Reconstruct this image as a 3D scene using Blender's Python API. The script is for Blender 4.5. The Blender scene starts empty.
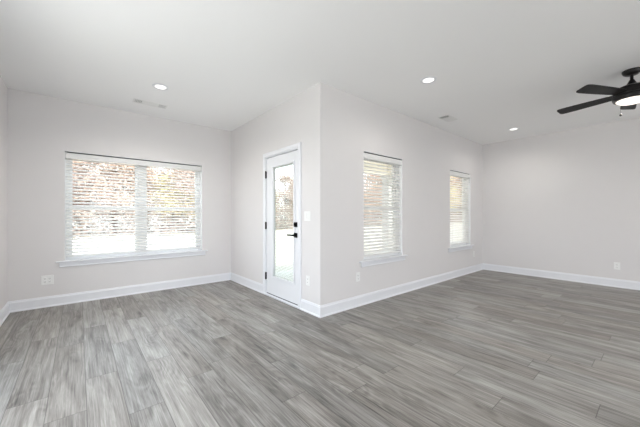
import bpy, bmesh, math, random
from mathutils import Vector, Matrix
R = math.radians
PI = math.pi
S = bpy.context.scene
COL = S.collection

# ------------------------------------------------------------------ camera
cam_d = bpy.data.cameras.new('camera')
cam = bpy.data.objects.new('camera', cam_d)
COL.objects.link(cam)
cam_d.sensor_width = 36.0
cam_d.lens = 288.48 / 640 * 36.0
cam_d.shift_y = 1.95 / 640
cam_d.clip_start = 0.05
cam_d.clip_end = 400
cam.location = (0, 0, 1.185)
cam.rotation_euler = (R(90), 0, R(-39.91))
S.camera = cam

# ------------------------------------------------------------------ view
S.view_settings.view_transform = 'Standard'
S.view_settings.look = 'None'
S.view_settings.gamma = 1
S.view_settings.use_curve_mapping = False
S.view_settings.exposure = 0.07
S.cycles.use_denoising = True
S.cycles.max_bounces = 12
S.cycles.diffuse_bounces = 8
S.cycles.transparent_max_bounces = 24
S.cycles.sample_clamp_indirect = 6

# ------------------------------------------------------------------ world, sun
world = bpy.data.worlds.new('world')
S.world = world
world.use_nodes = True
wn = world.node_tree
wn.nodes.clear()
wo = wn.nodes.new('ShaderNodeOutputWorld')
wb = wn.nodes.new('ShaderNodeBackground')
wb.inputs['Strength'].default_value = 3.9
wr = wn.nodes.new('ShaderNodeValToRGB')
wr.color_ramp.elements[0].position = 0.45
wr.color_ramp.elements[0].color = (0.95, 0.95, 1.0, 1)
wr.color_ramp.elements[1].position = 1.0
wr.color_ramp.elements[1].color = (0.72, 0.84, 1.0, 1)
wg = wn.nodes.new('ShaderNodeTexCoord')
ws = wn.nodes.new('ShaderNodeSeparateXYZ')
wm = wn.nodes.new('ShaderNodeMath')
wm.operation = 'MULTIPLY_ADD'
wm.inputs[1].default_value = 0.5
wm.inputs[2].default_value = 0.5
wn.links.new(wg.outputs['Generated'], ws.inputs[0])
wn.links.new(ws.outputs['Z'], wm.inputs[0])
wn.links.new(wm.outputs[0], wr.inputs[0])
wn.links.new(wr.outputs[0], wb.inputs['Color'])
wn.links.new(wb.outputs[0], wo.inputs['Surface'])

sun_d = bpy.data.lights.new('sun', 'SUN')
sun_d.energy = 7.5
sun_d.angle = R(1.5)
sun_d.color = (1.0, 0.95, 0.86)
sun = bpy.data.objects.new('sun', sun_d)
COL.objects.link(sun)
# the sun stands behind the house, so no beam enters the visible windows
sun.rotation_euler = Vector((-0.45, 0.50, -0.75)).to_track_quat('-Z', 'Y').to_euler()

# added area lights outside the unseen window openings, filling the room
def fill_light(name, loc, direction, sx, sy, watts, color=(0.95, 0.98, 1.0)):
    d = bpy.data.lights.new(name, 'AREA')
    d.shape = 'RECTANGLE'
    d.size, d.size_y = sx, sy
    d.energy = watts
    d.color = color
    o = bpy.data.objects.new(name, d)
    COL.objects.link(o)
    o.location = loc
    o.rotation_euler = Vector(direction).to_track_quat('-Z', 'Y').to_euler()
    return o

H = 2.74                     # ceiling height
YA, YC = 5.14, 2.5785        # far wall of the bay, far wall of the main room
XB, XD, XL = 2.1616, 6.8266, -0.666
YR = -4.2                    # wall behind the camera
TW = 0.16                    # wall thickness

fill_light('fill_light_left', (XL - TW - 0.02, 1.75, 1.25), (1, 0, 0), 2.1, 3.3, 74, (0.935, 0.925, 1.0))  # added fill lights, aimed in through the left and rear openings
fill_light('fill_light_rear', (1.6, YR - TW - 0.02, 1.25), (0, 1, 0), 2.7, 2.1, 88, (0.935, 0.925, 1.0))
fill_light('fill_light_rear', (5.0, YR - TW - 0.02, 1.45), (0, 1, 0), 1.8, 1.5, 42, (0.935, 0.925, 1.0))

# ------------------------------------------------------------------ materials
def srgb(r, g, b):
    f = lambda c: (c / 255 / 12.92) if c / 255 <= 0.04045 else ((c / 255 + 0.055) / 1.055) ** 2.4
    return (f(r), f(g), f(b), 1)

def mat(name, color, rough=0.5, metal=0.0, spec=0.5, bump=0.0, bscale=200.0, var=0.0, vscale=6.0, emit=None, es=0.0):
    m = bpy.data.materials.new(name)
    m.use_nodes = True
    n = m.node_tree
    p = n.nodes['Principled BSDF']
    p.inputs['Base Color'].default_value = color
    p.inputs['Roughness'].default_value = rough
    p.inputs['Metallic'].default_value = metal
    p.inputs['Specular IOR Level'].default_value = spec
    tc = n.nodes.new('ShaderNodeTexCoord')
    if bump:
        t = n.nodes.new('ShaderNodeTexNoise')
        t.inputs['Scale'].default_value = bscale
        t.inputs['Detail'].default_value = 3
        b = n.nodes.new('ShaderNodeBump')
        b.inputs['Strength'].default_value = bump
        b.inputs['Distance'].default_value = 0.002
        n.links.new(tc.outputs['Object'], t.inputs['Vector'])
        n.links.new(t.outputs['Fac'], b.inputs['Height'])
        n.links.new(b.outputs['Normal'], p.inputs['Normal'])
    if var:
        t = n.nodes.new('ShaderNodeTexNoise')
        t.inputs['Scale'].default_value = vscale
        t.inputs['Detail'].default_value = 4
        mx = n.nodes.new('ShaderNodeMix')
        mx.data_type = 'RGBA'
        mx.inputs['A'].default_value = tuple(c * (1 - var) for c in color[:3]) + (1,)
        mx.inputs['B'].default_value = tuple(min(1, c * (1 + var)) for c in color[:3]) + (1,)
        n.links.new(tc.outputs['Object'], t.inputs['Vector'])
        n.links.new(t.outputs['Fac'], mx.inputs['Factor'])
        n.links.new(mx.outputs['Result'], p.inputs['Base Color'])
    if emit:
        p.inputs['Emission Color'].default_value = emit
        p.inputs['Emission Strength'].default_value = es
    return m

M = {}
M['wall'] = mat('wall_paint', (0.706, 0.688, 0.686, 1), 0.75, spec=0.25, bump=0.12, bscale=350, var=0.01)
M['ceiling'] = mat('ceiling_paint', (0.89, 0.89, 0.89, 1), 0.9, spec=0.15, bump=0.12, bscale=300)
M['trim'] = mat('trim_paint', (0.77, 0.78, 0.81, 1), 0.35, spec=0.45, bump=0.03, bscale=120)
M['vinyl'] = mat('window_vinyl', (0.88, 0.89, 0.90, 1), 0.4)
M['blind'] = mat('blind_slat_white', (0.88, 0.88, 0.88, 1), 0.42, bump=0.03, bscale=90)
M['valance'] = mat('valance_white', (0.74, 0.74, 0.73, 1), 0.45, bump=0.03, bscale=90)
M['cord'] = mat('cord_white', (0.75, 0.75, 0.73, 1), 0.8, var=0.05)
M['door'] = mat('door_paint', (0.77, 0.78, 0.805, 1), 0.38, bump=0.03, bscale=120)
M['black'] = mat('black_metal', (0.006, 0.006, 0.0065, 1), 0.6, metal=0.0, spec=0.15, bump=0.05, bscale=160)
M['gap'] = mat('seal_and_gap_shade', (0.10, 0.10, 0.105, 1), 0.8, var=0.1)  # door sweep rubber; also painted shade on the blind headrails
M['fan'] = mat('fan_black_metal', (0.008, 0.007, 0.007, 1), 0.3, metal=0.3, bump=0.02, bscale=150)
M['plate'] = mat('plate_plastic', (0.82, 0.82, 0.81, 1), 0.35, bump=0.01, bscale=60)
M['slot'] = mat('slot_dark', (0.06, 0.06, 0.06, 1), 0.6, var=0.1)
M['vent'] = mat('vent_enamel', (0.78, 0.78, 0.77, 1), 0.45, bump=0.02, bscale=90)
M['duct'] = mat('duct_dark', (0.10, 0.10, 0.10, 1), 0.8, var=0.1)
M['chain'] = mat('chain_metal', (0.14, 0.11, 0.09, 1), 0.5, metal=0.3, var=0.1)
M['lens'] = mat('lamp_lens', (0.9, 0.9, 0.88, 1), 0.5, emit=(1.0, 0.97, 0.92, 1), es=1.4, var=0.01)
M['bowl'] = mat('fan_glass', (0.9, 0.88, 0.84, 1), 0.4, emit=(1.0, 0.90, 0.80, 1), es=1.1, var=0.01)
M['concrete'] = mat('porch_concrete', (0.66, 0.65, 0.62, 1), 0.85, bump=0.3, bscale=60, var=0.08)
M['soffit'] = mat('porch_soffit', (0.80, 0.76, 0.68, 1), 0.7, bump=0.1, bscale=40)
M['post'] = mat('post_paint', (0.42, 0.42, 0.41, 1), 0.6, bump=0.1, bscale=40)
M['bark'] = mat('bark', (0.30, 0.25, 0.22, 1), 0.9, bump=0.6, bscale=20, var=0.3)
M['leaf_tan'] = mat('leaf_tan', (0.60, 0.46, 0.37, 1), 0.8, var=0.35, vscale=1.5)
M['leaf_yellow'] = mat('leaf_yellow', (0.70, 0.62, 0.36, 1), 0.8, var=0.3, vscale=1.5)
M['leaf_brown'] = mat('leaf_brown', (0.50, 0.39, 0.34, 1), 0.85, var=0.35, vscale=1.2)
M['ground'] = mat('dry_lawn', (0.50, 0.46, 0.38, 1), 0.95, bump=0.5, bscale=8, var=0.15, vscale=1.5)

def let_light_through(m, part):
    # thin vinyl passes a little daylight
    n = m.node_tree
    p = n.nodes['Principled BSDF']; o = n.nodes['Material Output']
    t = n.nodes.new('ShaderNodeBsdfTranslucent'); t.inputs['Color'].default_value = (0.92, 0.91, 0.89, 1)
    x = n.nodes.new('ShaderNodeMixShader'); x.inputs[0].default_value = part
    n.links.new(p.outputs[0], x.inputs[1]); n.links.new(t.outputs[0], x.inputs[2]); n.links.new(x.outputs[0], o.inputs['Surface'])
let_light_through(M['blind'], 0.45)

def glass_mat():
    m = bpy.data.materials.new('window_glass')
    m.use_nodes = True
    n = m.node_tree
    n.nodes.clear()
    o = n.nodes.new('ShaderNodeOutputMaterial')
    mx = n.nodes.new('ShaderNodeMixShader')
    tr = n.nodes.new('ShaderNodeBsdfTransparent')
    tr.inputs['Color'].default_value = (0.95, 0.97, 0.96, 1)
    gl = n.nodes.new('ShaderNodeBsdfGlossy')
    gl.inputs['Roughness'].default_value = 0.02
    lw = n.nodes.new('ShaderNodeLayerWeight')          # facing term only: the same on both faces of the pane
    pw = n.nodes.new('ShaderNodeMath'); pw.operation = 'POWER'; pw.inputs[1].default_value = 5.0
    ma = n.nodes.new('ShaderNodeMath'); ma.operation = 'MULTIPLY_ADD'; ma.inputs[1].default_value = 0.8; ma.inputs[2].default_value = 0.03
    lw.inputs['Blend'].default_value = 0.5
    n.links.new(lw.outputs['Facing'], pw.inputs[0])
    n.links.new(pw.outputs[0], ma.inputs[0])
    n.links.new(ma.outputs[0], mx.inputs[0])
    n.links.new(tr.outputs[0], mx.inputs[1])
    n.links.new(gl.outputs[0], mx.inputs[2])
    n.links.new(mx.outputs[0], o.inputs['Surface'])
    return m
M['glass'] = glass_mat()

def floor_mat():
    m = bpy.data.materials.new('grey_plank_floor')
    m.use_nodes = True
    n = m.node_tree
    L = n.links.new
    p = n.nodes['Principled BSDF']
    N = lambda t, **k: n.nodes.new(t)
    def math_(op, a, b=None, clamp=False):
        x = n.nodes.new('ShaderNodeMath')
        x.operation = op
        x.use_clamp = clamp
        for i, v in enumerate((a, b)):
            if v is None: continue
            if isinstance(v, (int, float)): x.inputs[i].default_value = v
            else: L(v, x.inputs[i])
        return x.outputs[0]
    uv = n.nodes.new('ShaderNodeUVMap'); uv.uv_map = 'plank'
    sep = n.nodes.new('ShaderNodeSeparateXYZ'); L(uv.outputs[0], sep.inputs[0])
    at = n.nodes.new('ShaderNodeAttribute'); at.attribute_name = 'rnd'
    sr = n.nodes.new('ShaderNodeSeparateColor'); L(at.outputs['Color'], sr.inputs[0])
    u, v = sep.outputs['X'], sep.outputs['Y']
    r1, r2, r3 = sr.outputs[0], sr.outputs[1], sr.outputs[2]
    # plank-local coordinate shifted by a random offset so no two boards repeat
    def vec(su, sv):
        c = n.nodes.new('ShaderNodeCombineXYZ')
        L(math_('MULTIPLY', u, su), c.inputs[0])
        L(math_('MULTIPLY', v, sv), c.inputs[1])
        L(math_('MULTIPLY', r1, 37.0), c.inputs[2])
        return c.outputs[0]
    def noise(vc, sc, det, rough=0.55, dist=0.0):
        t = n.nodes.new('ShaderNodeTexNoise')
        t.inputs['Scale'].default_value = sc
        t.inputs['Detail'].default_value = det
        t.inputs['Roughness'].default_value = rough
        t.inputs['Distortion'].default_value = dist
        L(vc, t.inputs['Vector'])
        return t.outputs['Fac']
    broad = noise(vec(14, 1.6), 1.0, 4, 0.6, 1.0)        # wide cloudy bands along the board
    grain = noise(vec(115, 2.6), 1.0, 6, 0.7, 0.6)      # fine streaks
    warp = noise(vec(6, 1.6), 1.0, 2, 0.5)
    w = n.nodes.new('ShaderNodeMath'); w.operation = 'SINE'   # cathedral rings
    L(math_('ADD', math_('MULTIPLY', warp, 70.0), math_('MULTIPLY', u, 60.0)), w.inputs[0])
    rings = math_('MULTIPLY', math_('ADD', w.outputs[0], 1.0), 0.5)
    rmask = math_('MULTIPLY', math_('SUBTRACT', noise(vec(5, 1.2), 1.3, 1), 0.50), 5.0, True)
    knot = n.nodes.new('ShaderNodeTexVoronoi')
    knot.inputs['Scale'].default_value = 1.0
    L(vec(6, 1.7), knot.inputs['Vector'])
    kn = math_('SUBTRACT', 1.0, math_('MULTIPLY', knot.outputs['Distance'], 5.0), True)
    fac = math_('ADD', math_('MULTIPLY', math_('SUBTRACT', broad, 0.5), 1.05),
                math_('MULTIPLY', math_('SUBTRACT', grain, 0.5), 1.25))
    fac = math_('SUBTRACT', fac, math_('MULTIPLY', math_('MULTIPLY', rings, rmask), 0.16))
    fac = math_('SUBTRACT', fac, math_('MULTIPLY', kn, 0.35))
    streak = noise(vec(95, 0.9), 1.0, 2, 0.5, 0.3)
    patch = noise(vec(11, 1.3), 1.0, 2)
    smask = math_('MULTIPLY', math_('SUBTRACT', patch, 0.50), 6.0, True)
    stk = math_('MULTIPLY', math_('SUBTRACT', streak, 0.50), 4.0, True)
    fac = math_('SUBTRACT', fac, math_('MULTIPLY', stk, math_('MULTIPLY', smask, 0.34)))
    fac = math_('ADD', fac, math_('MULTIPLY', math_('SUBTRACT', r2, 0.5), 0.20))
    fac = math_('ADD', fac, 0.5, True)
    cr = n.nodes.new('ShaderNodeValToRGB')
    e = cr.color_ramp.elements
    e[0].position = 0.0; e[0].color = srgb(70, 67, 65)
    e[1].position = 1.0; e[1].color = srgb(187, 184, 180)
    x = cr.color_ramp.elements.new(0.35); x.color = srgb(122, 118, 114)
    x = cr.color_ramp.elements.new(0.65); x.color = srgb(154, 151, 147)
    L(fac, cr.inputs[0])
    # slight warm / cool shift per board
    tint = n.nodes.new('ShaderNodeMix'); tint.data_type = 'RGBA'; tint.blend_type = 'MULTIPLY'
    tint.inputs['Factor'].default_value = 1.0
    tr = n.nodes.new('ShaderNodeMix'); tr.data_type = 'RGBA'
    tr.inputs['A'].default_value = (1.0, 0.975, 0.945, 1); tr.inputs['B'].default_value = (0.97, 0.99, 1.0, 1)
    L(r3, tr.inputs['Factor'])
    L(cr.outputs[0], tint.inputs['A']); L(tr.outputs['Result'], tint.inputs['B'])
    # grooves at the board edges
    PW = 0.19
    du = math_('MINIMUM', u, math_('SUBTRACT', PW, u))
    dv = math_('MINIMUM', v, math_('SUBTRACT', 1.22, v))
    d = math_('MINIMUM', du, dv)
    g = math_('SUBTRACT', 1.0, math_('DIVIDE', d, 0.0030), True)
    gm = n.nodes.new('ShaderNodeMix'); gm.data_type = 'RGBA'
    L(math_('MULTIPLY', g, 0.9), gm.inputs['Factor'])
    L(tint.outputs['Result'], gm.inputs['A'])
    gm.inputs['B'].default_value = srgb(62, 58, 55)
    L(gm.outputs['Result'], p.inputs['Base Color'])
    hgt = math_('SUBTRACT', math_('MULTIPLY', grain, 0.35), g)
    b = n.nodes.new('ShaderNodeBump'); b.inputs['Strength'].default_value = 0.35; b.inputs['Distance'].default_value = 0.0015
    L(hgt, b.inputs['Height']); L(b.outputs['Normal'], p.inputs['Normal'])
    L(math_('ADD', math_('MULTIPLY', grain, 0.16), 0.36), p.inputs['Roughness'])
    p.inputs['Specular IOR Level'].default_value = 0.5
    return m
M['floor'] = floor_mat()

# ------------------------------------------------------------------ mesh helpers
class MB:
    def __init__(s):
        s.bm = bmesh.new()
    def quad(s, pts):
        return s.bm.faces.new([s.bm.verts.new(p) for p in pts])
    def box(s, a, b, bev=0.0, seg=1, mtx=None):
        t = bmesh.new()
        bmesh.ops.create_cube(t, size=1)
        c = [(a[i] + b[i]) / 2 for i in range(3)]
        d = [abs(b[i] - a[i]) for i in range(3)]
        for v in t.verts:
            v.co = Vector((c[0] + v.co.x * d[0], c[1] + v.co.y * d[1], c[2] + v.co.z * d[2]))
        if bev:
            bmesh.ops.bevel(t, geom=list(t.edges), offset=bev, segments=seg, affect='EDGES', profile=0.5)
        if mtx: bmesh.ops.transform(t, matrix=mtx, verts=t.verts)
        s.merge(t)
        return s
    def merge(s, t):
        me = bpy.data.meshes.new('t')
        t.to_mesh(me); t.free()
        s.bm.from_mesh(me)
        bpy.data.meshes.remove(me)
    def lathe(s, prof, c=(0, 0, 0), seg=40, mtx=None, closed=False):
        rings = []
        for r, z in prof:
            ring = []
            for k in range(seg):
                a = 2 * PI * k / seg
                p = Vector((c[0] + r * math.cos(a), c[1] + r * math.sin(a), c[2] + z))
                if mtx: p = mtx @ p
                ring.append(s.bm.verts.new(p))
            rings.append(ring)
        nr = len(rings)
        for i in range(nr if closed else nr - 1):
            A, B = rings[i], rings[(i + 1) % nr]
            for k in range(seg):
                s.bm.faces.new((A[k], A[(k + 1) % seg], B[(k + 1) % seg], B[k]))
        if not closed:
            s.bm.faces.new(list(reversed(rings[0]))); s.bm.faces.new(rings[-1])
        return s
    def tube(s, pts, rads, seg=8):
        rings = []
        pts = [Vector(p) for p in pts]
        for i, p in enumerate(pts):
            d = (pts[min(i + 1, len(pts) - 1)] - pts[max(i - 1, 0)]).normalized()
            up = Vector((0, 0, 1)) if abs(d.z) < 0.9 else Vector((1, 0, 0))
            x = d.cross(up).normalized(); y = d.cross(x).normalized()
            rings.append([s.bm.verts.new(p + (x * math.cos(2 * PI * k / seg) + y * math.sin(2 * PI * k / seg)) * rads[i]) for k in range(seg)])
        for A, B in zip(rings, rings[1:]):
            for k in range(seg):
                s.bm.faces.new((A[k], A[(k + 1) % seg], B[(k + 1) % seg], B[k]))
        s.bm.faces.new(list(reversed(rings[0]))); s.bm.faces.new(rings[-1])
        return s
    def prism(s, prof, p0, p1, nrm, ext=(0, 0)):
        # sweep a (depth, height) profile from p0 to p1; depth goes along nrm; ext mitres each end (+ outside corner)
        p0, p1, nrm = Vector(p0), Vector(p1), Vector(nrm).normalized()
        d = (p1 - p0).normalized()
        A = [s.bm.verts.new(p0 + nrm * a - d * a * ext[0] + Vector((0, 0, z))) for a, z in prof]
        B = [s.bm.verts.new(p1 + nrm * a + d * a * ext[1] + Vector((0, 0, z))) for a, z in prof]
        n = len(prof)
        for k in range(n):
            s.bm.faces.new((A[k], A[(k + 1) % n], B[(k + 1) % n], B[k]))
        s.bm.faces.new(A); s.bm.faces.new(B)
        return s
    def build(s, name, material, parent=None, loc=None, smooth=False):
        bmesh.ops.recalc_face_normals(s.bm, faces=s.bm.faces)
        me = bpy.data.meshes.new(name)
        s.bm.to_mesh(me); s.bm.free()
        me.materials.append(material)
        if smooth:
            for f in me.polygons: f.use_smooth = True
            me.set_sharp_from_angle(angle=R(35))
        o = bpy.data.objects.new(name, me)
        COL.objects.link(o)
        if parent: o.parent = parent
        if loc: o.location = loc
        return o

def tag(o, label=None, cat=None, group=None, kind=None):
    if label: o['label'] = label
    if cat: o['category'] = cat
    if group: o['group'] = group
    if kind: o['kind'] = kind
    return o

def empty(name, loc, rz=0.0):
    o = bpy.data.objects.new(name, None)
    o.empty_display_size = 0.1
    COL.objects.link(o)
    o.location = loc
    o.rotation_euler = (0, 0, rz)
    return o

def copy_tree(o, parent=None):
    c = o.copy(); COL.objects.link(c)
    if parent: c.parent = parent
    for ch in [x for x in COL.objects if x.parent == o]: copy_tree(ch, c)
    return c

# ------------------------------------------------------------------ floor
PW, PL, X0 = 0.19, 1.22, 0.038
rng = random.Random(7)
joint_at = {1: 2.045, 0: 2.68, -1: 2.26, 10: 0.678, 12: 0.26, 13: 0.61, 15: 0.616, 11: 1.005, 5: 1.555, 8: 1.545}
fb = bmesh.new()
uvl = fb.loops.layers.uv.new('plank')
cl = fb.loops.layers.float_color.new('rnd')
for c in range(-5, 37):
    x0, x1 = X0 + c * PW, X0 + (c + 1) * PW
    ytop = YA if x0 < XB else YC
    off = joint_at.get(c, rng.uniform(0, PL)) % PL
    k = math.floor((YR - off) / PL)
    while off + k * PL < ytop:
        ya, yb = off + k * PL, off + (k + 1) * PL
        k += 1
        rc = (rng.random(), rng.random(), rng.random(), 1)
        a0, a1 = max(x0, XL), min(x1, XD)
        pieces = [(a0, a1, max(ya, YR), min(yb, ytop))]
        if x0 < XB < x1:          # this column meets the outer corner of the middle wall
            pieces = [(a0, a1, max(ya, YR), min(yb, YC)), (a0, XB + 0.10, max(ya, YC), min(yb, ytop))]
        for c0, c1, b0, b1 in pieces:
            if c1 <= c0 or b1 <= b0: continue
            f = fb.faces.new([fb.verts.new(p) for p in ((c0, b0, 0), (c1, b0, 0), (c1, b1, 0), (c0, b1, 0))])
            for lp, (px, py) in zip(f.loops, ((c0, b0), (c1, b0), (c1, b1), (c0, b1))):
                lp[uvl].uv = (px - x0, py - ya)
                lp[cl] = rc
me = bpy.data.meshes.new('floor')
# slab body underneath
fb.to_mesh(me); fb.free()
me.materials.append(M['floor'])
floor = bpy.data.objects.new('floor', me)
COL.objects.link(floor)
tag(floor, kind='structure')
sl = MB()
sl.box((XL - TW, YR - TW, -0.2), (XB + TW, YA + TW, -0.004))
sl.box((XB + TW, YR - TW, -0.2), (XD + TW, YC + TW, -0.004))
tag(sl.build('subfloor', M['concrete']), kind='structure')

# ------------------------------------------------------------------ ceiling
cb = MB()
cb.box((XL - TW, YR - TW, H), (XB + TW, YA + TW, H + 0.15))
cb.box((XB + TW, YR - TW, H), (XD + TW, YC + TW, H + 0.15))
tag(cb.build('ceiling', M['ceiling']), kind='structure')

# ------------------------------------------------------------------ walls
def wall(name, axis, c0, c1, s0, s1, holes=()):
    # axis 'X': the wall lies at X from c0 to c1 and runs along Y from s0 to s1; holes: (s0, s1, z0, z1)
    b = MB()
    ss = sorted({s0, s1} | {h[0] for h in holes} | {h[1] for h in holes})
    for a, bb in zip(ss, ss[1:]):
        zs = [(0, H)]
        for h in holes:
            if h[0] <= a and h[1] >= bb:
                zs = [(p, q) for (u, v) in zs for (p, q) in ((u, h[2]), (h[3], v)) if q - p > 1e-4]
        for z0, z1 in zs:
            if axis == 'X': b.box((c0, a, z0), (c1, bb, z1))
            else: b.box((a, c0, z0), (bb, c1, z1))
    return tag(b.build(name, M['wall']), kind='structure')

WZ0, WZ1 = 0.565, 2.047
WA = (-0.143, 1.637)           # bay window
W1 = (2.915, 3.800)            # two windows of the main room
W2 = (5.325, 6.215)
DY = (3.010, 3.855)            # door opening
DZ = 2.055
LW = (0.1, 3.4)               # window added off-camera in the left wall for fill light
RW1, RW2 = (0.25, 2.95), (4.1, 5.9)  # windows added in the unseen rear wall for fill light
wall('wall_left', 'X', XL - TW, XL, YR - TW, YA + TW, [(LW[0], LW[1], 0.2, 2.3)])
wall('wall_back_left', 'Y', YA, YA + TW, XL, XB + TW, [(WA[0], WA[1], WZ0, WZ1)])
wall('wall_middle', 'X', XB, XB + TW, YC, YA, [(DY[0], DY[1], 0, DZ)])
wall('wall_back_right', 'Y', YC, YC + TW, XB + TW, XD + TW, [(W1[0], W1[1], WZ0, WZ1), (W2[0], W2[1], WZ0, WZ1)])
wall('wall_right', 'X', XD, XD + TW, YR - TW, YC)
wall('wall_rear', 'Y', YR - TW, YR, XL, XD, [(RW1[0], RW1[1], 0.2, 2.3), (RW2[0], RW2[1], 0.7, 2.2)])

# ------------------------------------------------------------------ baseboards
BP = [(0, 0), (0.026, 0), (0.0255, 0.008), (0.022, 0.015), (0.0155, 0.019), (0.0145, 0.022), (0.0145, 0.108), (0.012, 0.116), (0.009, 0.120), (0.008, 0.130), (0.005, 0.134), (0, 0.134)]
def base(name, runs):
    b = MB()
    for p0, p1, nrm, ext in runs: b.prism(BP, p0, p1, nrm, ext)
    return tag(b.build(name, M['trim']), kind='structure')
base('baseboard_left', [((XL, YR, 0), (XL, YA, 0), (1, 0, 0), (-1, -1))])
base('baseboard_back_left', [((XL, YA, 0), (XB, YA, 0), (0, -1, 0), (-1, -1))])
base('baseboard_middle', [((XB, YA, 0), (XB, 3.912, 0), (-1, 0, 0), (-1, 0)), ((XB, 2.948, 0), (XB, YC, 0), (-1, 0, 0), (0, 1))])
base('baseboard_back_right', [((XB, YC, 0), (XD, YC, 0), (0, -1, 0), (1, -1))])
base('baseboard_right', [((XD, YC, 0), (XD, YR, 0), (-1, 0, 0), (-1, -1))])
base('baseboard_rear', [((XL, YR, 0), (XD, YR, 0), (0, 1, 0), (-1, -1))])

# ------------------------------------------------------------------ windows (local frame: x along the wall, y outward, z up; origin at inner wall plane)
def window(name, ox, oy, w, z0, z1, units, rot=0.0, sill=True):
    """w: opening width; units: number of single-hung units side by side"""
    t = empty(name, (ox, oy, 0), rot)
    tag(t, kind='structure')
    yo0, yo1 = 0.085, TW - 0.005
    h = z1 - z0
    fw = 0.035
    f = MB()
    f.box((0, yo0, z0), (fw, yo1, z1)); f.box((w - fw, yo0, z0), (w, yo1, z1))
    f.box((fw, yo0, z1 - fw), (w - fw, yo1, z1)); f.box((fw, yo0, z0), (w - fw, yo1, z0 + 0.04))
    uw = (w - 2 * fw - (units - 1) * 0.075) / units
    for k in range(1, units):
        xm = fw + k * uw + (k - 1) * 0.075
        f.box((xm, yo0 - 0.004, z0 + 0.04), (xm + 0.075, yo1, z1 - fw))
    f.build('window_frame', M['vinyl'], t)
    jl = MB()
    jl.box((-0.0005, 0.0005, z0 + 0.016), (0.003, yo0, z1)); jl.box((w - 0.003, 0.0005, z0 + 0.016), (w + 0.0005, yo0, z1)); jl.box((0.003, 0.0005, z1 - 0.003), (w - 0.003, yo0, z1 + 0.0005))
    jl.build('jamb_lining', M['vinyl'], t)
    zm = z0 + h * 0.497
    for k in range(units):
        x0 = fw + k * (uw + 0.075); x1 = x0 + uw
        for nm, a, b, ya, yb in (('upper_sash', zm - 0.015, z1 - fw, 0.122, 0.145), ('lower_sash', z0 + 0.04, zm + 0.022, 0.094, 0.120)):
            s = MB(); r = 0.042
            s.box((x0, ya, a), (x0 + r, yb, b), 0.002); s.box((x1 - r, ya, a), (x1, yb, b), 0.002)
            s.box((x0 + r, ya, a), (x1 - r, yb, a + r), 0.002); s.box((x0 + r, ya, b - r), (x1 - r, yb, b), 0.002)
            so = s.build(nm, M['vinyl'], t)
            g = MB(); ym = (ya + yb) / 2
            g.box((x0 + r, ym - 0.002, a + r), (x1 - r, ym + 0.002, b - r))
            g.build('glass_pane', M['glass'], so)
        l = MB(); xc = (x0 + x1) / 2
        l.box((xc - 0.025, 0.080, zm + 0.004), (xc + 0.025, 0.094, zm + 0.018), 0.002)
        l.build('sash_lock', M['vinyl'], t)
    if sill:
        s = MB()
        s.box((-0.09, -0.042, z0 - 0.002), (w + 0.09, 0.0, z0 + 0.016), 0.004, 2)
        s.box((0.001, -0.002, z0 - 0.0005), (w - 0.001, yo0, z0 + 0.016))
        s.build('window_sill', M['trim'], t)
        a = MB()
        a.box((-0.055, -0.012, z0 - 0.066), (w + 0.055, 0.0, z0 - 0.0025), 0.002)
        a.box((-0.055, -0.016, z0 - 0.066), (w + 0.055, 0.0, z0 - 0.052), 0.004)
        a.build('apron', M['trim'], t)
    return t

window('window_1', WA[0], YA, WA[1] - WA[0], WZ0, WZ1, 2)
window('window_2', W1[0], YC, W1[1] - W1[0], WZ0, WZ1, 1)
window('window_3', W2[0], YC, W2[1] - W2[0], WZ0, WZ1, 1)
window('added_window_4', XL, LW[0], LW[1] - LW[0], 0.2, 2.3, 3, R(90), False)  # this and the next two are added, unseen windows for the fill lights
window('added_window_5', RW1[1], YR, RW1[1] - RW1[0], 0.2, 2.3, 3, R(180), False)
window('added_window_6', RW2[1], YR, RW2[1] - RW2[0], 0.7, 2.2, 2, R(180), False)

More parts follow.
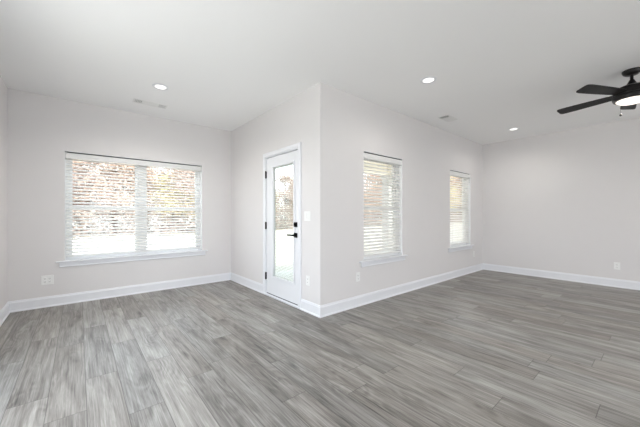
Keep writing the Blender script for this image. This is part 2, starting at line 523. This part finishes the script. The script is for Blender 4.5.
# ------------------------------------------------------------------ horizontal blinds
def blind(ox, oy, w, z0, z1, label, TILT):
    t = empty('window_blind', (ox, oy, z1))
    tag(t, label, 'blind')
    g = 0.006
    v = MB()
    v.box((g, 0.004, -0.094), (w - g, 0.014, -0.020), 0.003, 2)
    v.box((g, 0.014, -0.094), (g + 0.008, 0.055, -0.020)); v.box((w - g - 0.008, 0.014, -0.094), (w - g, 0.055, -0.020))
    v.build('valance', M['valance'], t)
    r = MB()
    r.box((g + 0.012, 0.018, -0.045), (w - g - 0.012, 0.066, -0.002), 0.002)
    r.build('headrail', M['gap'], t)  # dark colour paints the shade line above the valance
    s = MB()
    pitch = 0.0452
    ztop = -0.105
    zrail = (z0 + 0.016) - z1 + 0.040           # bottom rail underside, just above the sill
    n = round((ztop - (zrail + 0.062)) / pitch)
    pitch = (ztop - (zrail + 0.062)) / n        # even spacing down to the bottom rail
    for k in range(n + 1):
        zc = ztop - k * pitch
        pr = []
        for j in range(5):
            a = -0.025 + 0.05 * j / 4
            cr = 0.0028 * (1 - (a / 0.025) ** 2)
            pr.append((a, cr + 0.0014))
        for j in range(4, -1, -1):
            a = -0.025 + 0.05 * j / 4
            cr = 0.0028 * (1 - (a / 0.025) ** 2)
            pr.append((a, cr - 0.0014))
        q = [(0.042 + a * math.cos(TILT) - b * math.sin(TILT), zc + a * math.sin(TILT) + b * math.cos(TILT)) for a, b in pr]
        A = [s.bm.verts.new((g + 0.004, a, b)) for a, b in q]
        B = [s.bm.verts.new((w - g - 0.004, a, b)) for a, b in q]
        m_ = len(q)
        for j in range(m_): s.bm.faces.new((A[j], A[(j + 1) % m_], B[(j + 1) % m_], B[j]))
        s.bm.faces.new(A); s.bm.faces.new(B)
    s.build('slats', M['blind'], t)
    b = MB()
    b.box((g + 0.004, 0.017, zrail), (w - g - 0.004, 0.067, zrail + 0.028), 0.005, 2)
    b.build('bottom_rail', M['blind'], t)
    nc = 4 if w > 1.2 else 2
    for k in range(nc):
        x = 0.13 + (w - 0.26) * k / (nc - 1)
        c = MB()
        for y in (0.0165, 0.0675):
            c.tube([(x, y, -0.09), (x, y, zrail + 0.01)], [0.0011, 0.0011], 6)
        c.build('ladder_cord', M['cord'], t)
    return t
blind(WA[0], YA, WA[1] - WA[0], WZ0, WZ1, 'wide white slatted blind across the double window of the left bay', R(25))
blind(W1[0], YC, W1[1] - W1[0], WZ0, WZ1, 'tall white slatted blind in the single window nearer the door corner', R(37))
blind(W2[0], YC, W2[1] - W2[0], WZ0, WZ1, 'tall white slatted blind in the single window beside the far right corner', R(37))

# ------------------------------------------------------------------ patio door in the middle wall (built in world coordinates, local origin at floor)
door = empty('door_1', (XB, 0, 0))
tag(door, kind='structure')
y0, y1 = DY
c = MB()
def casing_box(a, b): c.box(a, b, 0.003)
casing_box((-0.017, y1, 0), (0, y1 + 0.058, DZ + 0.058))
casing_box((-0.017, y0 - 0.062, 0), (0, y0, DZ + 0.058))
casing_box((-0.017, y0, DZ), (0, y1, DZ + 0.058))
casing_box((-0.021, y1 + 0.040, 0), (0, y1 + 0.057, DZ + 0.056)); casing_box((-0.021, y0 - 0.061, 0), (0, y0 - 0.044, DZ + 0.056)); casing_box((-0.021, y0 - 0.044, DZ + 0.040), (0, y1 + 0.040, DZ + 0.056))
c.build('casing', M['trim'], door)
j = MB()
j.box((-0.002, y1 - 0.012, 0), (TW, y1, DZ)); j.box((-0.002, y0, 0), (TW, y0 + 0.012, DZ)); j.box((-0.002, y0 + 0.012, DZ - 0.012), (TW, y1 - 0.012, DZ))
j.box((0.05, y1 - 0.022, 0.02), (0.07, y1 - 0.012, DZ - 0.012)); j.box((0.05, y0 + 0.012, 0.02), (0.07, y0 + 0.022, DZ - 0.012)); j.box((0.05, y0 + 0.022, DZ - 0.022), (0.07, y1 - 0.022, DZ - 0.012))
j.build('door_jamb', M['trim'], door)
th = MB()
th.box((-0.026, y0 - 0.062, 0), (0.0, y1 + 0.058, 0.019), 0.004, 2)
th.box((0.0, y0 + 0.0125, 0), (TW, y1 - 0.0125, 0.022))
th.build('threshold', M['trim'], door)
sy0, sy1, sz0, sz1 = y0 + 0.016, y1 - 0.017, 0.034, DZ - 0.022
gy0, gy1, gz0, gz1 = 3.122, 3.660, 0.30, 1.885
sx0, sx1 = 0.006, 0.048
sb = MB()
sb.box((sx0, sy0, sz0), (sx1, gy0, sz1)); sb.box((sx0, gy1, sz0), (sx1, sy1, sz1))
sb.box((sx0, gy0, sz0), (sx1, gy1, gz0)); sb.box((sx0, gy0, gz1), (sx1, gy1, sz1))
slab = sb.build('door_slab', M['door'], door)
sw = MB()
sw.box((0.006, sy0, 0.0225), (0.044, sy1, 0.0335))
sw.build('door_sweep', M['gap'], slab)
lf = MB()
r = 0.026
for a, b in (((-0.006, gy0 - r, gz0 - r), (0.018, gy0 + 0.006, gz1 + r)), ((-0.006, gy1 - 0.006, gz0 - r), (0.018, gy1 + r, gz1 + r)),
             ((-0.006, gy0 + 0.006, gz0 - r), (0.018, gy1 - 0.006, gz0 + 0.006)), ((-0.006, gy0 + 0.006, gz1 - 0.006), (0.018, gy1 - 0.006, gz1 + r))):
    lf.box(a, b, 0.004, 2)
lf.build('glass_frame', M['door'], slab)
gp = MB()
gp.box((0.020, gy0, gz0), (0.023, gy1, gz1)); gp.box((0.041, gy0, gz0), (0.044, gy1, gz1))
gp.build('glass_pane', M['glass'], slab)
mbn = MB()
z = gz1 - 0.03
mbn.box((0.026, gy0 + 0.002, gz1 - 0.022), (0.040, gy1 - 0.002, gz1 - 0.001))
while z > gz0 + 0.02:
    mbn.box((-0.0055, gy0 + 0.010, -0.0006), (0.0055, gy1 - 0.024, 0.0006), mtx=Matrix.Translation((0.033, 0, z)) @ Matrix.Rotation(R(-24), 4, 'Y'))
    z -= 0.0215
mbn.box((0.027, gy0 + 0.006, gz0 + 0.004), (0.039, gy1 - 0.006, gz0 + 0.016))
mbn.build('enclosed_blind', M['blind'], slab)
sl_ = MB()
sl_.box((-0.002, gy1 - 0.022, gz0 + 0.1), (0.019, gy1 - 0.008, gz1 - 0.05), 0.002)
sl_.build('blind_slider', M['door'], slab)
for z in (0.282, 1.034, 1.794):
    h = MB()
    h.lathe([(0.011, -0.05), (0.011, 0.05)], (-0.008, y1 - 0.011, z), 14)
    h.lathe([(0.005, -0.056), (0.0095, -0.051), (0.0095, -0.046)], (-0.008, y1 - 0.011, z), 14)
    h.lathe([(0.0095, 0.046), (0.0095, 0.051), (0.005, 0.056)], (-0.008, y1 - 0.011, z), 14)
    h.box((-0.0015, y1 - 0.015, z - 0.05), (0.010, y1 - 0.0121, z + 0.05))
    h.box((-0.004, y1 - 0.011, z - 0.05), (-0.0005, y1 + 0.006, z + 0.05))
    h.build('hinge', M['black'], door, smooth=True)
hy = 3.074
db = MB()
db.box((-0.010, hy - 0.031, 1.067 - 0.031), (0.004, hy + 0.031, 1.067 + 0.031), 0.003, 2)
db.lathe([(0.014, 0), (0.014, 0.012)], (0, 0, 0), 16, Matrix.Translation((-0.010, hy, 1.067)) @ Matrix.Rotation(R(-90), 4, 'Y'))
db.box((-0.034, hy - 0.005, 1.067 - 0.017), (-0.020, hy + 0.005, 1.067 + 0.017), 0.002)
db.build('deadbolt', M['black'], slab)
lv = MB()
lv.box((-0.010, hy - 0.031, 0.928 - 0.031), (0.004, hy + 0.031, 0.928 + 0.031), 0.003, 2)
lv.lathe([(0.012, 0), (0.011, 0.045)], (0, 0, 0), 16, Matrix.Translation((-0.008, hy, 0.928)) @ Matrix.Rotation(R(-90), 4, 'Y'))
lv.build('handle_plate', M['black'], slab)
lh = MB()
lh.box((-0.062, hy - 0.012, 0.928 - 0.010), (-0.047, hy + 0.118, 0.928 + 0.010), 0.004, 2)
lh.build('lever_handle', M['black'], slab)

# ------------------------------------------------------------------ outlets and switches (local: x along wall, y into room is -y)
def plate(name, label, cat, loc, rot, gangs, zc, kinds):
    t = empty(name, (loc[0], loc[1], zc), rot)
    tag(t, label, cat)
    w = 0.074 + 0.046 * (gangs - 1)
    p = MB()
    p.box((-w / 2, -0.006, -0.060), (w / 2, 0.0, 0.060), 0.003, 2)
    p.build('cover_plate', M['plate'], t)
    for g in range(gangs):
        x = (g - (gangs - 1) / 2) * 0.046
        if kinds[g] == 'switch':
            s = MB()
            s.box((x - 0.0165, -0.010, -0.033), (x + 0.0165, -0.006, 0.033), 0.001, mtx=Matrix.Translation((0, -0.0005, 0)) @ Matrix.Rotation(R(2.5), 4, 'X'))
            s.build('rocker', M['plate'], t)
        elif kinds[g] == 'outlet':
            for dz in (-0.0195, 0.0195):
                s = MB()
                s.box((x - 0.0165, -0.0085, dz - 0.014), (x + 0.0165, -0.006, dz + 0.014), 0.002)
                so = s.build('receptacle', M['plate'], t)
                q = MB()
                q.box((x - 0.0085, -0.0092, dz - 0.002), (x - 0.0060, -0.0084, dz + 0.008)); q.box((x + 0.0060, -0.0092, dz - 0.002), (x + 0.0085, -0.0084, dz + 0.007))
                q.box((x - 0.0025, -0.0092, dz - 0.010), (x + 0.0025, -0.0084, dz - 0.005))
                q.build('slots', M['slot'], so)
        else:
            s = MB()
            s.lathe([(0.008, 0), (0.008, 0.010)], (0, 0, 0), 12, Matrix.Translation((x, -0.005, 0)) @ Matrix.Rotation(R(90), 4, 'X'))
            s.build('cable_jack', M['chain'], t)
    return t
plate('wall_outlet', 'white double wall outlet plate low on the wall left of the bay window', 'outlet', (-0.311, YA), 0, 2, 0.348, ['outlet', 'outlet'])
plate('light_switch', 'white double light switch plate between patio door and outer corner', 'light switch', (XB, 2.824), R(-90), 2, 1.179, ['switch', 'switch'])
plate('wall_outlet', 'white wall outlet below the light switch beside the patio door', 'outlet', (XB, 2.812), R(-90), 1, 0.385, ['outlet'])
plate('wall_outlet', 'white wall outlet just left below the window nearer the door corner', 'outlet', (2.80, YC), 0, 1, 0.381, ['outlet'])
plate('wall_outlet', 'white wall outlet right of the far window near the room corner', 'outlet', (6.37, YC), 0, 1, 0.376, ['outlet'])
plate('wall_outlet', 'white wall outlet low on the bare right wall', 'outlet', (XD, 0.508), R(-90), 1, 0.350, ['outlet'])

# ------------------------------------------------------------------ ceiling lights
def can(x, y, label, lit=5):
    t = empty('recessed_light', (x, y, H))
    tag(t, label, 'ceiling light')
    r = MB()
    r.lathe([(0.059, -0.0005), (0.088, -0.0005), (0.088, -0.004), (0.082, -0.008), (0.063, -0.009), (0.059, -0.006)], seg=48, closed=True)
    r.build('trim_ring', M['trim'], t, smooth=True)
    l = MB()
    l.lathe([(0.059, -0.001), (0.059, -0.004), (0.03, -0.0055), (0.004, -0.006)], seg=40)
    l.build('lens', M['lens'], t, smooth=True)
    d = bpy.data.lights.new('lamp', 'AREA'); d.shape = 'DISK'; d.size = 0.12; d.energy = lit; d.color = (1.0, 0.955, 0.90)
    d.spread = R(150)
    o = bpy.data.objects.new('lamp', d); COL.objects.link(o); o.parent = t; o.location = (0, 0, -0.012)
    return t
can(0.757, 3.905, 'round recessed ceiling light over the left bay by the long vent', 14)
can(3.079, 1.741, 'round recessed ceiling light nearest the outer wall corner')
can(5.997, 1.747, 'round recessed ceiling light near the far right corner')
for x, y in ((3.079, -1.32), (5.997, -1.32), (0.6, -1.6), (0.6, -3.2)):
    c_ = can(x, y, 'round recessed ceiling light in the ceiling behind the camera')
    c_['group'] = 'recessed lights behind the camera'

# ------------------------------------------------------------------ ceiling vents
def vent(x0, x1, y0, y1, label, sections):
    cx, cy = (x0 + x1) / 2, (y0 + y1) / 2
    w, d = x1 - x0, y1 - y0
    t = empty('ceiling_vent', (cx, cy, H))
    tag(t, label, 'vent')
    f = MB(); e = 0.024
    f.box((-w / 2, -d / 2, -0.006), (w / 2, -d / 2 + e, -0.0005), 0.002); f.box((-w / 2, d / 2 - e, -0.006), (w / 2, d / 2, -0.0005), 0.002)
    f.box((-w / 2, -d / 2 + e, -0.006), (-w / 2 + e, d / 2 - e, -0.0005), 0.002); f.box((w / 2 - e, -d / 2 + e, -0.006), (w / 2, d / 2 - e, -0.0005), 0.002)
    f.build('frame', M['vent'], t)
    b = MB(); b.box((-w / 2 + e, -d / 2 + e, -0.002), (w / 2 - e, d / 2 - e, -0.0004)); b.build('duct_opening', M['duct'], t)
    iw = w - 2 * e
    for (a, q, tl) in sections:
        s = MB()
        xa, xb = -iw / 2 + iw * a, -iw / 2 + iw * q
        n = 6
        if tl[0] == 'x':      # louvres crossing the short way, spread sideways
            m = max(3, int((xb - xa) / 0.016))
            for k in range(m):
                xx = xa + (k + 0.5) * (xb - xa) / m
                s.box((-0.0085, -d / 2 + e, -0.0006), (0.0085, d / 2 - e, 0.0006), mtx=Matrix.Translation((xx, 0, -0.0065)) @ Matrix.Rotation(R(tl[1]), 4, 'Y'))
        else:
            for k in range(n):
                yy = -d / 2 + e + (k + 0.5) * (d - 2 * e) / n
                s.box((xa, -0.009, -0.0006), (xb, 0.009, 0.0006), mtx=Matrix.Translation((0, yy, -0.0065)) @ Matrix.Rotation(R(tl[1]), 4, 'X'))
        s.build('louvres', M['vent'], t)
    for (a, q, tl) in sections[1:]:
        s = MB(); xx = -iw / 2 + iw * a
        s.box((xx - 0.004, -d / 2 + e, -0.0075), (xx + 0.004, d / 2 - e, -0.002)); s.build('divider', M['vent'], t)
    return t
vent(0.560, 0.970, 4.515, 4.665, 'long white ceiling vent with angled louvres above the bay window', [(0, 0.24, ('x', -28)), (0.24, 0.76, ('y', -22)), (0.76, 1, ('x', 40))])
vent(4.370, 4.700, 2.140, 2.315, 'small white ceiling vent near the wall between the two single windows', [(0, 0.2, ('x', -35)), (0.2, 1, ('y', -28))])

# ------------------------------------------------------------------ ceiling fan
FX, FY = 4.550, 0.228
fan = empty('ceiling_fan', (FX, FY, H))
tag(fan, 'black five-bladed ceiling fan with lit round glass bowl and pull chains', 'ceiling fan')
q = MB(); q.lathe([(0.030, -0.052), (0.050, -0.048), (0.068, -0.034), (0.076, -0.014), (0.076, 0.0)], seg=40); q.build('canopy', M['fan'], fan, smooth=True)
q = MB(); q.lathe([(0.0135, -0.145), (0.0135, -0.045)], seg=20); q.build('downrod', M['fan'], fan, smooth=True)
q = MB(); q.lathe([(0.050, -0.165), (0.046, -0.155), (0.030, -0.125), (0.020, -0.105), (0.018, -0.100)], seg=32); q.build('coupling', M['fan'], fan, smooth=True)
q = MB(); q.lathe([(0.128, -0.318), (0.141, -0.316), (0.150, -0.302), (0.152, -0.278), (0.152, -0.262), (0.146, -0.257), (0.146, -0.252), (0.150, -0.246), (0.146, -0.225), (0.126, -0.185), (0.086, -0.165), (0.050, -0.158), (0.03, -0.156)], seg=56)
q.build('motor_housing', M['fan'], fan, smooth=True)
q = MB(); q.lathe([(0.02, -0.356), (0.055, -0.353), (0.09, -0.344), (0.112, -0.330), (0.124, -0.316), (0.124, -0.312)], seg=48); q.build('light_bowl', M['bowl'], fan, smooth=True)
ld = bpy.data.lights.new('fan_lamp', 'AREA'); ld.shape = 'DISK'; ld.size = 0.2; ld.energy = 6; ld.color = (1.0, 0.9, 0.78)
lo = bpy.data.objects.new('fan_lamp', ld); COL.objects.link(lo); lo.parent = fan; lo.location = (0, 0, -0.362)
FB0 = 78
M['blade'] = mat('blade_black', (0.008, 0.0075, 0.0075, 1), 0.55, bump=0.1, bscale=60)
for k in range(5):
    ang = R(FB0 + 72 * k)
    mt = Matrix.Rotation(ang, 4, 'Z') @ Matrix.Translation((0, 0, -0.243)) @ Matrix.Rotation(R(12), 4, 'X')
    out = []
    # blade outline: rounded tip, slightly wider outward
    for x, w in ((0.14, 0.050), (0.30, 0.058), (0.50, 0.066), (0.60, 0.068), (0.635, 0.064), (0.650, 0.055), (0.656, 0.040)):
        out.append((x, w))
    pts = [(x, w) for x, w in out] + [(x, -w) for x, w in reversed(out)]
    b = MB()
    T_ = [b.bm.verts.new(mt @ Vector((x, y, 0.004))) for x, y in pts]
    B_ = [b.bm.verts.new(mt @ Vector((x, y, -0.004))) for x, y in pts]
    b.bm.faces.new(T_); b.bm.faces.new(list(reversed(B_)))
    for i in range(len(pts)): b.bm.faces.new((T_[i], B_[i], B_[(i + 1) % len(pts)], T_[(i + 1) % len(pts)]))
    b.build('blade', M['blade'], fan)
    a = MB()
    a.box((0.120, -0.030, 0.0042), (0.220, 0.030, 0.010), 0.002, mtx=mt)
    a.build('blade_bracket', M['fan'], fan)
for dx, dy, zk in ((-0.100, 0.075, 2.259), (0.130, -0.070, 2.259)):
    ch = MB()
    ch.tube([(dx * 1.1, dy * 1.1, -0.31), (dx, dy, zk - H + 0.012)], [0.0006, 0.0006], 6)
    z = -0.325
    while z > zk - H + 0.02:
        ch.lathe([(0.0004, -0.0014), (0.0014, -0.0006), (0.0014, 0.0006), (0.0004, 0.0014)], (dx, dy, z), 8)
        z -= 0.008
    co = ch.build('pull_chain', M['chain'], fan)
    kb = MB()
    kb.lathe([(0.002, -0.013), (0.009, -0.009), (0.0125, 0), (0.010, 0.008), (0.004, 0.014), (0.002, 0.018)], (dx, dy, zk - H), 16)
    kb.build('pull_knob', M['blade'], co, smooth=True)

# ------------------------------------------------------------------ porch outside
GZ = -0.32
tag(MB().box((XB + TW, YC + TW, -0.22), (7.15, 5.35, -0.03)).build('porch_slab', M['concrete']), kind='structure')
pc = MB()
pc.box((XB + TW, YC + TW, 2.62), (7.15, 5.45, 2.72))
pc.box((XB + TW, 5.14, 2.36), (7.15, 5.42, 2.62))
pc.box((6.87, YC + TW, 2.36), (7.15, 5.14, 2.62))
tag(pc.build('porch_roof', M['soffit']), kind='structure')
po = empty('porch_post', (7.0, 5.25, -0.03))
tag(po, 'square pale grey porch post outside the window nearer the door corner', 'post')
MB().box((-0.12, -0.12, 0.10), (0.12, 0.12, 2.31), 0.008).build('shaft', M['post'], po)
MB().box((-0.15, -0.15, 0.0), (0.15, 0.15, 0.10), 0.008).build('post_base', M['post'], po)
MB().box((-0.15, -0.15, 2.31), (0.15, 0.15, 2.39), 0.008).build('post_cap', M['post'], po)

# ------------------------------------------------------------------ yard and trees
g = MB()
g.box((-60, -30, GZ - 0.3), (110, 140, GZ))
tag(g.build('ground', M['ground']), kind='structure')

def tree_proto(seed, leafm, height, nleaf):
    r = random.Random(seed)
    t = empty('tree', (0, 0, 0))
    tr = MB()
    tr.tube([(0, 0, 0), (0.05, 0.02, height * 0.3), (-0.03, 0.06, height * 0.6), (0.04, 0, height * 0.95)], [0.16, 0.12, 0.08, 0.02], 8)
    tips = []
    for k in range(22):
        z = height * r.uniform(0.12, 0.85)
        a = r.uniform(0, 2 * PI)
        L = (1 - z / height) * height * 0.28 + 0.5
        p0 = Vector((0, 0, z)); d = Vector((math.cos(a), math.sin(a), r.uniform(0.2, 0.8)))
        p1 = p0 + d * L * 0.5; p2 = p0 + d * L + Vector((0, 0, 0.15 * L))
        tr.tube([p0, p1, p2], [0.045, 0.025, 0.008], 5)
        tips += [p1, p2]
        for j in range(3):
            dd = Vector((r.uniform(-1, 1), r.uniform(-1, 1), r.uniform(0, 1)))
            q_ = p1 + dd * L * 0.45
            tr.tube([p1, q_], [0.015, 0.004], 4); tips.append(q_)
    tr.build('trunk', M['bark'], t)
    lf = MB()
    for k in range(nleaf):
        c_ = tips[r.randrange(len(tips))] + Vector((r.gauss(0, .35), r.gauss(0, .35), r.gauss(0, .3)))
        if c_.z < 0.05: c_.z = 0.1
        s_ = r.uniform(0.06, 0.14)
        e1 = Vector((r.uniform(-1, 1), r.uniform(-1, 1), r.uniform(-1, 1))).normalized()
        e2 = e1.cross(Vector((r.uniform(-1, 1), r.uniform(-1, 1), r.uniform(-1, 1)))).normalized()
        e3 = e1.cross(e2) * s_ * 0.25
        lf.quad([c_ + e1 * s_, c_ + e2 * s_ * .6 + e3, c_ - e1 * s_, c_ - e2 * s_ * .6 + e3])
    lf.build('foliage', leafm, t)
    return t
protos = [tree_proto(1, M['leaf_tan'], 7.0, 4200), tree_proto(2, M['leaf_brown'], 7.5, 4200), tree_proto(3, M['leaf_yellow'], 5.5, 3800)]
tr_rng = random.Random(11)
used = [False] * 3
info = [('tan-leaved tree in the woods beyond the lawn', 'tan trees beyond the lawn'),
        ('brown-leaved tree in the woods beyond the lawn', 'brown trees beyond the lawn'),
        ('yellow-leaved tree in the woods beyond the lawn', 'yellow trees beyond the lawn')]
def put_tree(x, y, k, s):
    o = protos[k]
    if used[k]: o = copy_tree(protos[k])
    used[k] = True
    o.location = (x, y, GZ)
    o.rotation_euler = (0, 0, tr_rng.uniform(0, 6.28))
    o.scale = (s, s, s * tr_rng.uniform(.9, 1.1))
    tag(o, info[k][0], 'tree', info[k][1])
x = -5.0
while x < 66:
    for row in range(2):
        k = tr_rng.choice((0, 0, 1, 1, 2) if x < 14 else (0, 1, 2))
        s = (0.95 if x < 12 else 0.85 if x < 36 else 1.5) * tr_rng.uniform(0.85, 1.15)
        put_tree(x + row * 0.8 + tr_rng.uniform(-.4, .4), 27 + row * 2.4 + tr_rng.uniform(-.5, .7), k, s)
    x += 1.5 if x < 14 else 2.4
# undergrowth at the wood's edge
ug = MB()
r = random.Random(5)
for k in range(27000):
    c_ = Vector((r.uniform(-7, 68), 27.5 + r.gauss(0, 1.0), GZ + abs(r.gauss(0, 1.3))))
    s_ = r.uniform(0.08, 0.22)
    e1 = Vector((r.uniform(-1, 1), r.uniform(-1, 1), r.uniform(-.3, 1))).normalized()
    e2 = e1.cross(Vector((r.uniform(-1, 1), r.uniform(-1, 1), r.uniform(-1, 1)))).normalized()
    ug.quad([c_ + e1 * s_, c_ + e2 * s_ * .5, c_ - e1 * s_, c_ - e2 * s_ * .5])
uo = ug.build('undergrowth', M['leaf_brown'])
tag(uo, 'tangled brown undergrowth along the edge of the woods', 'undergrowth', kind='stuff')
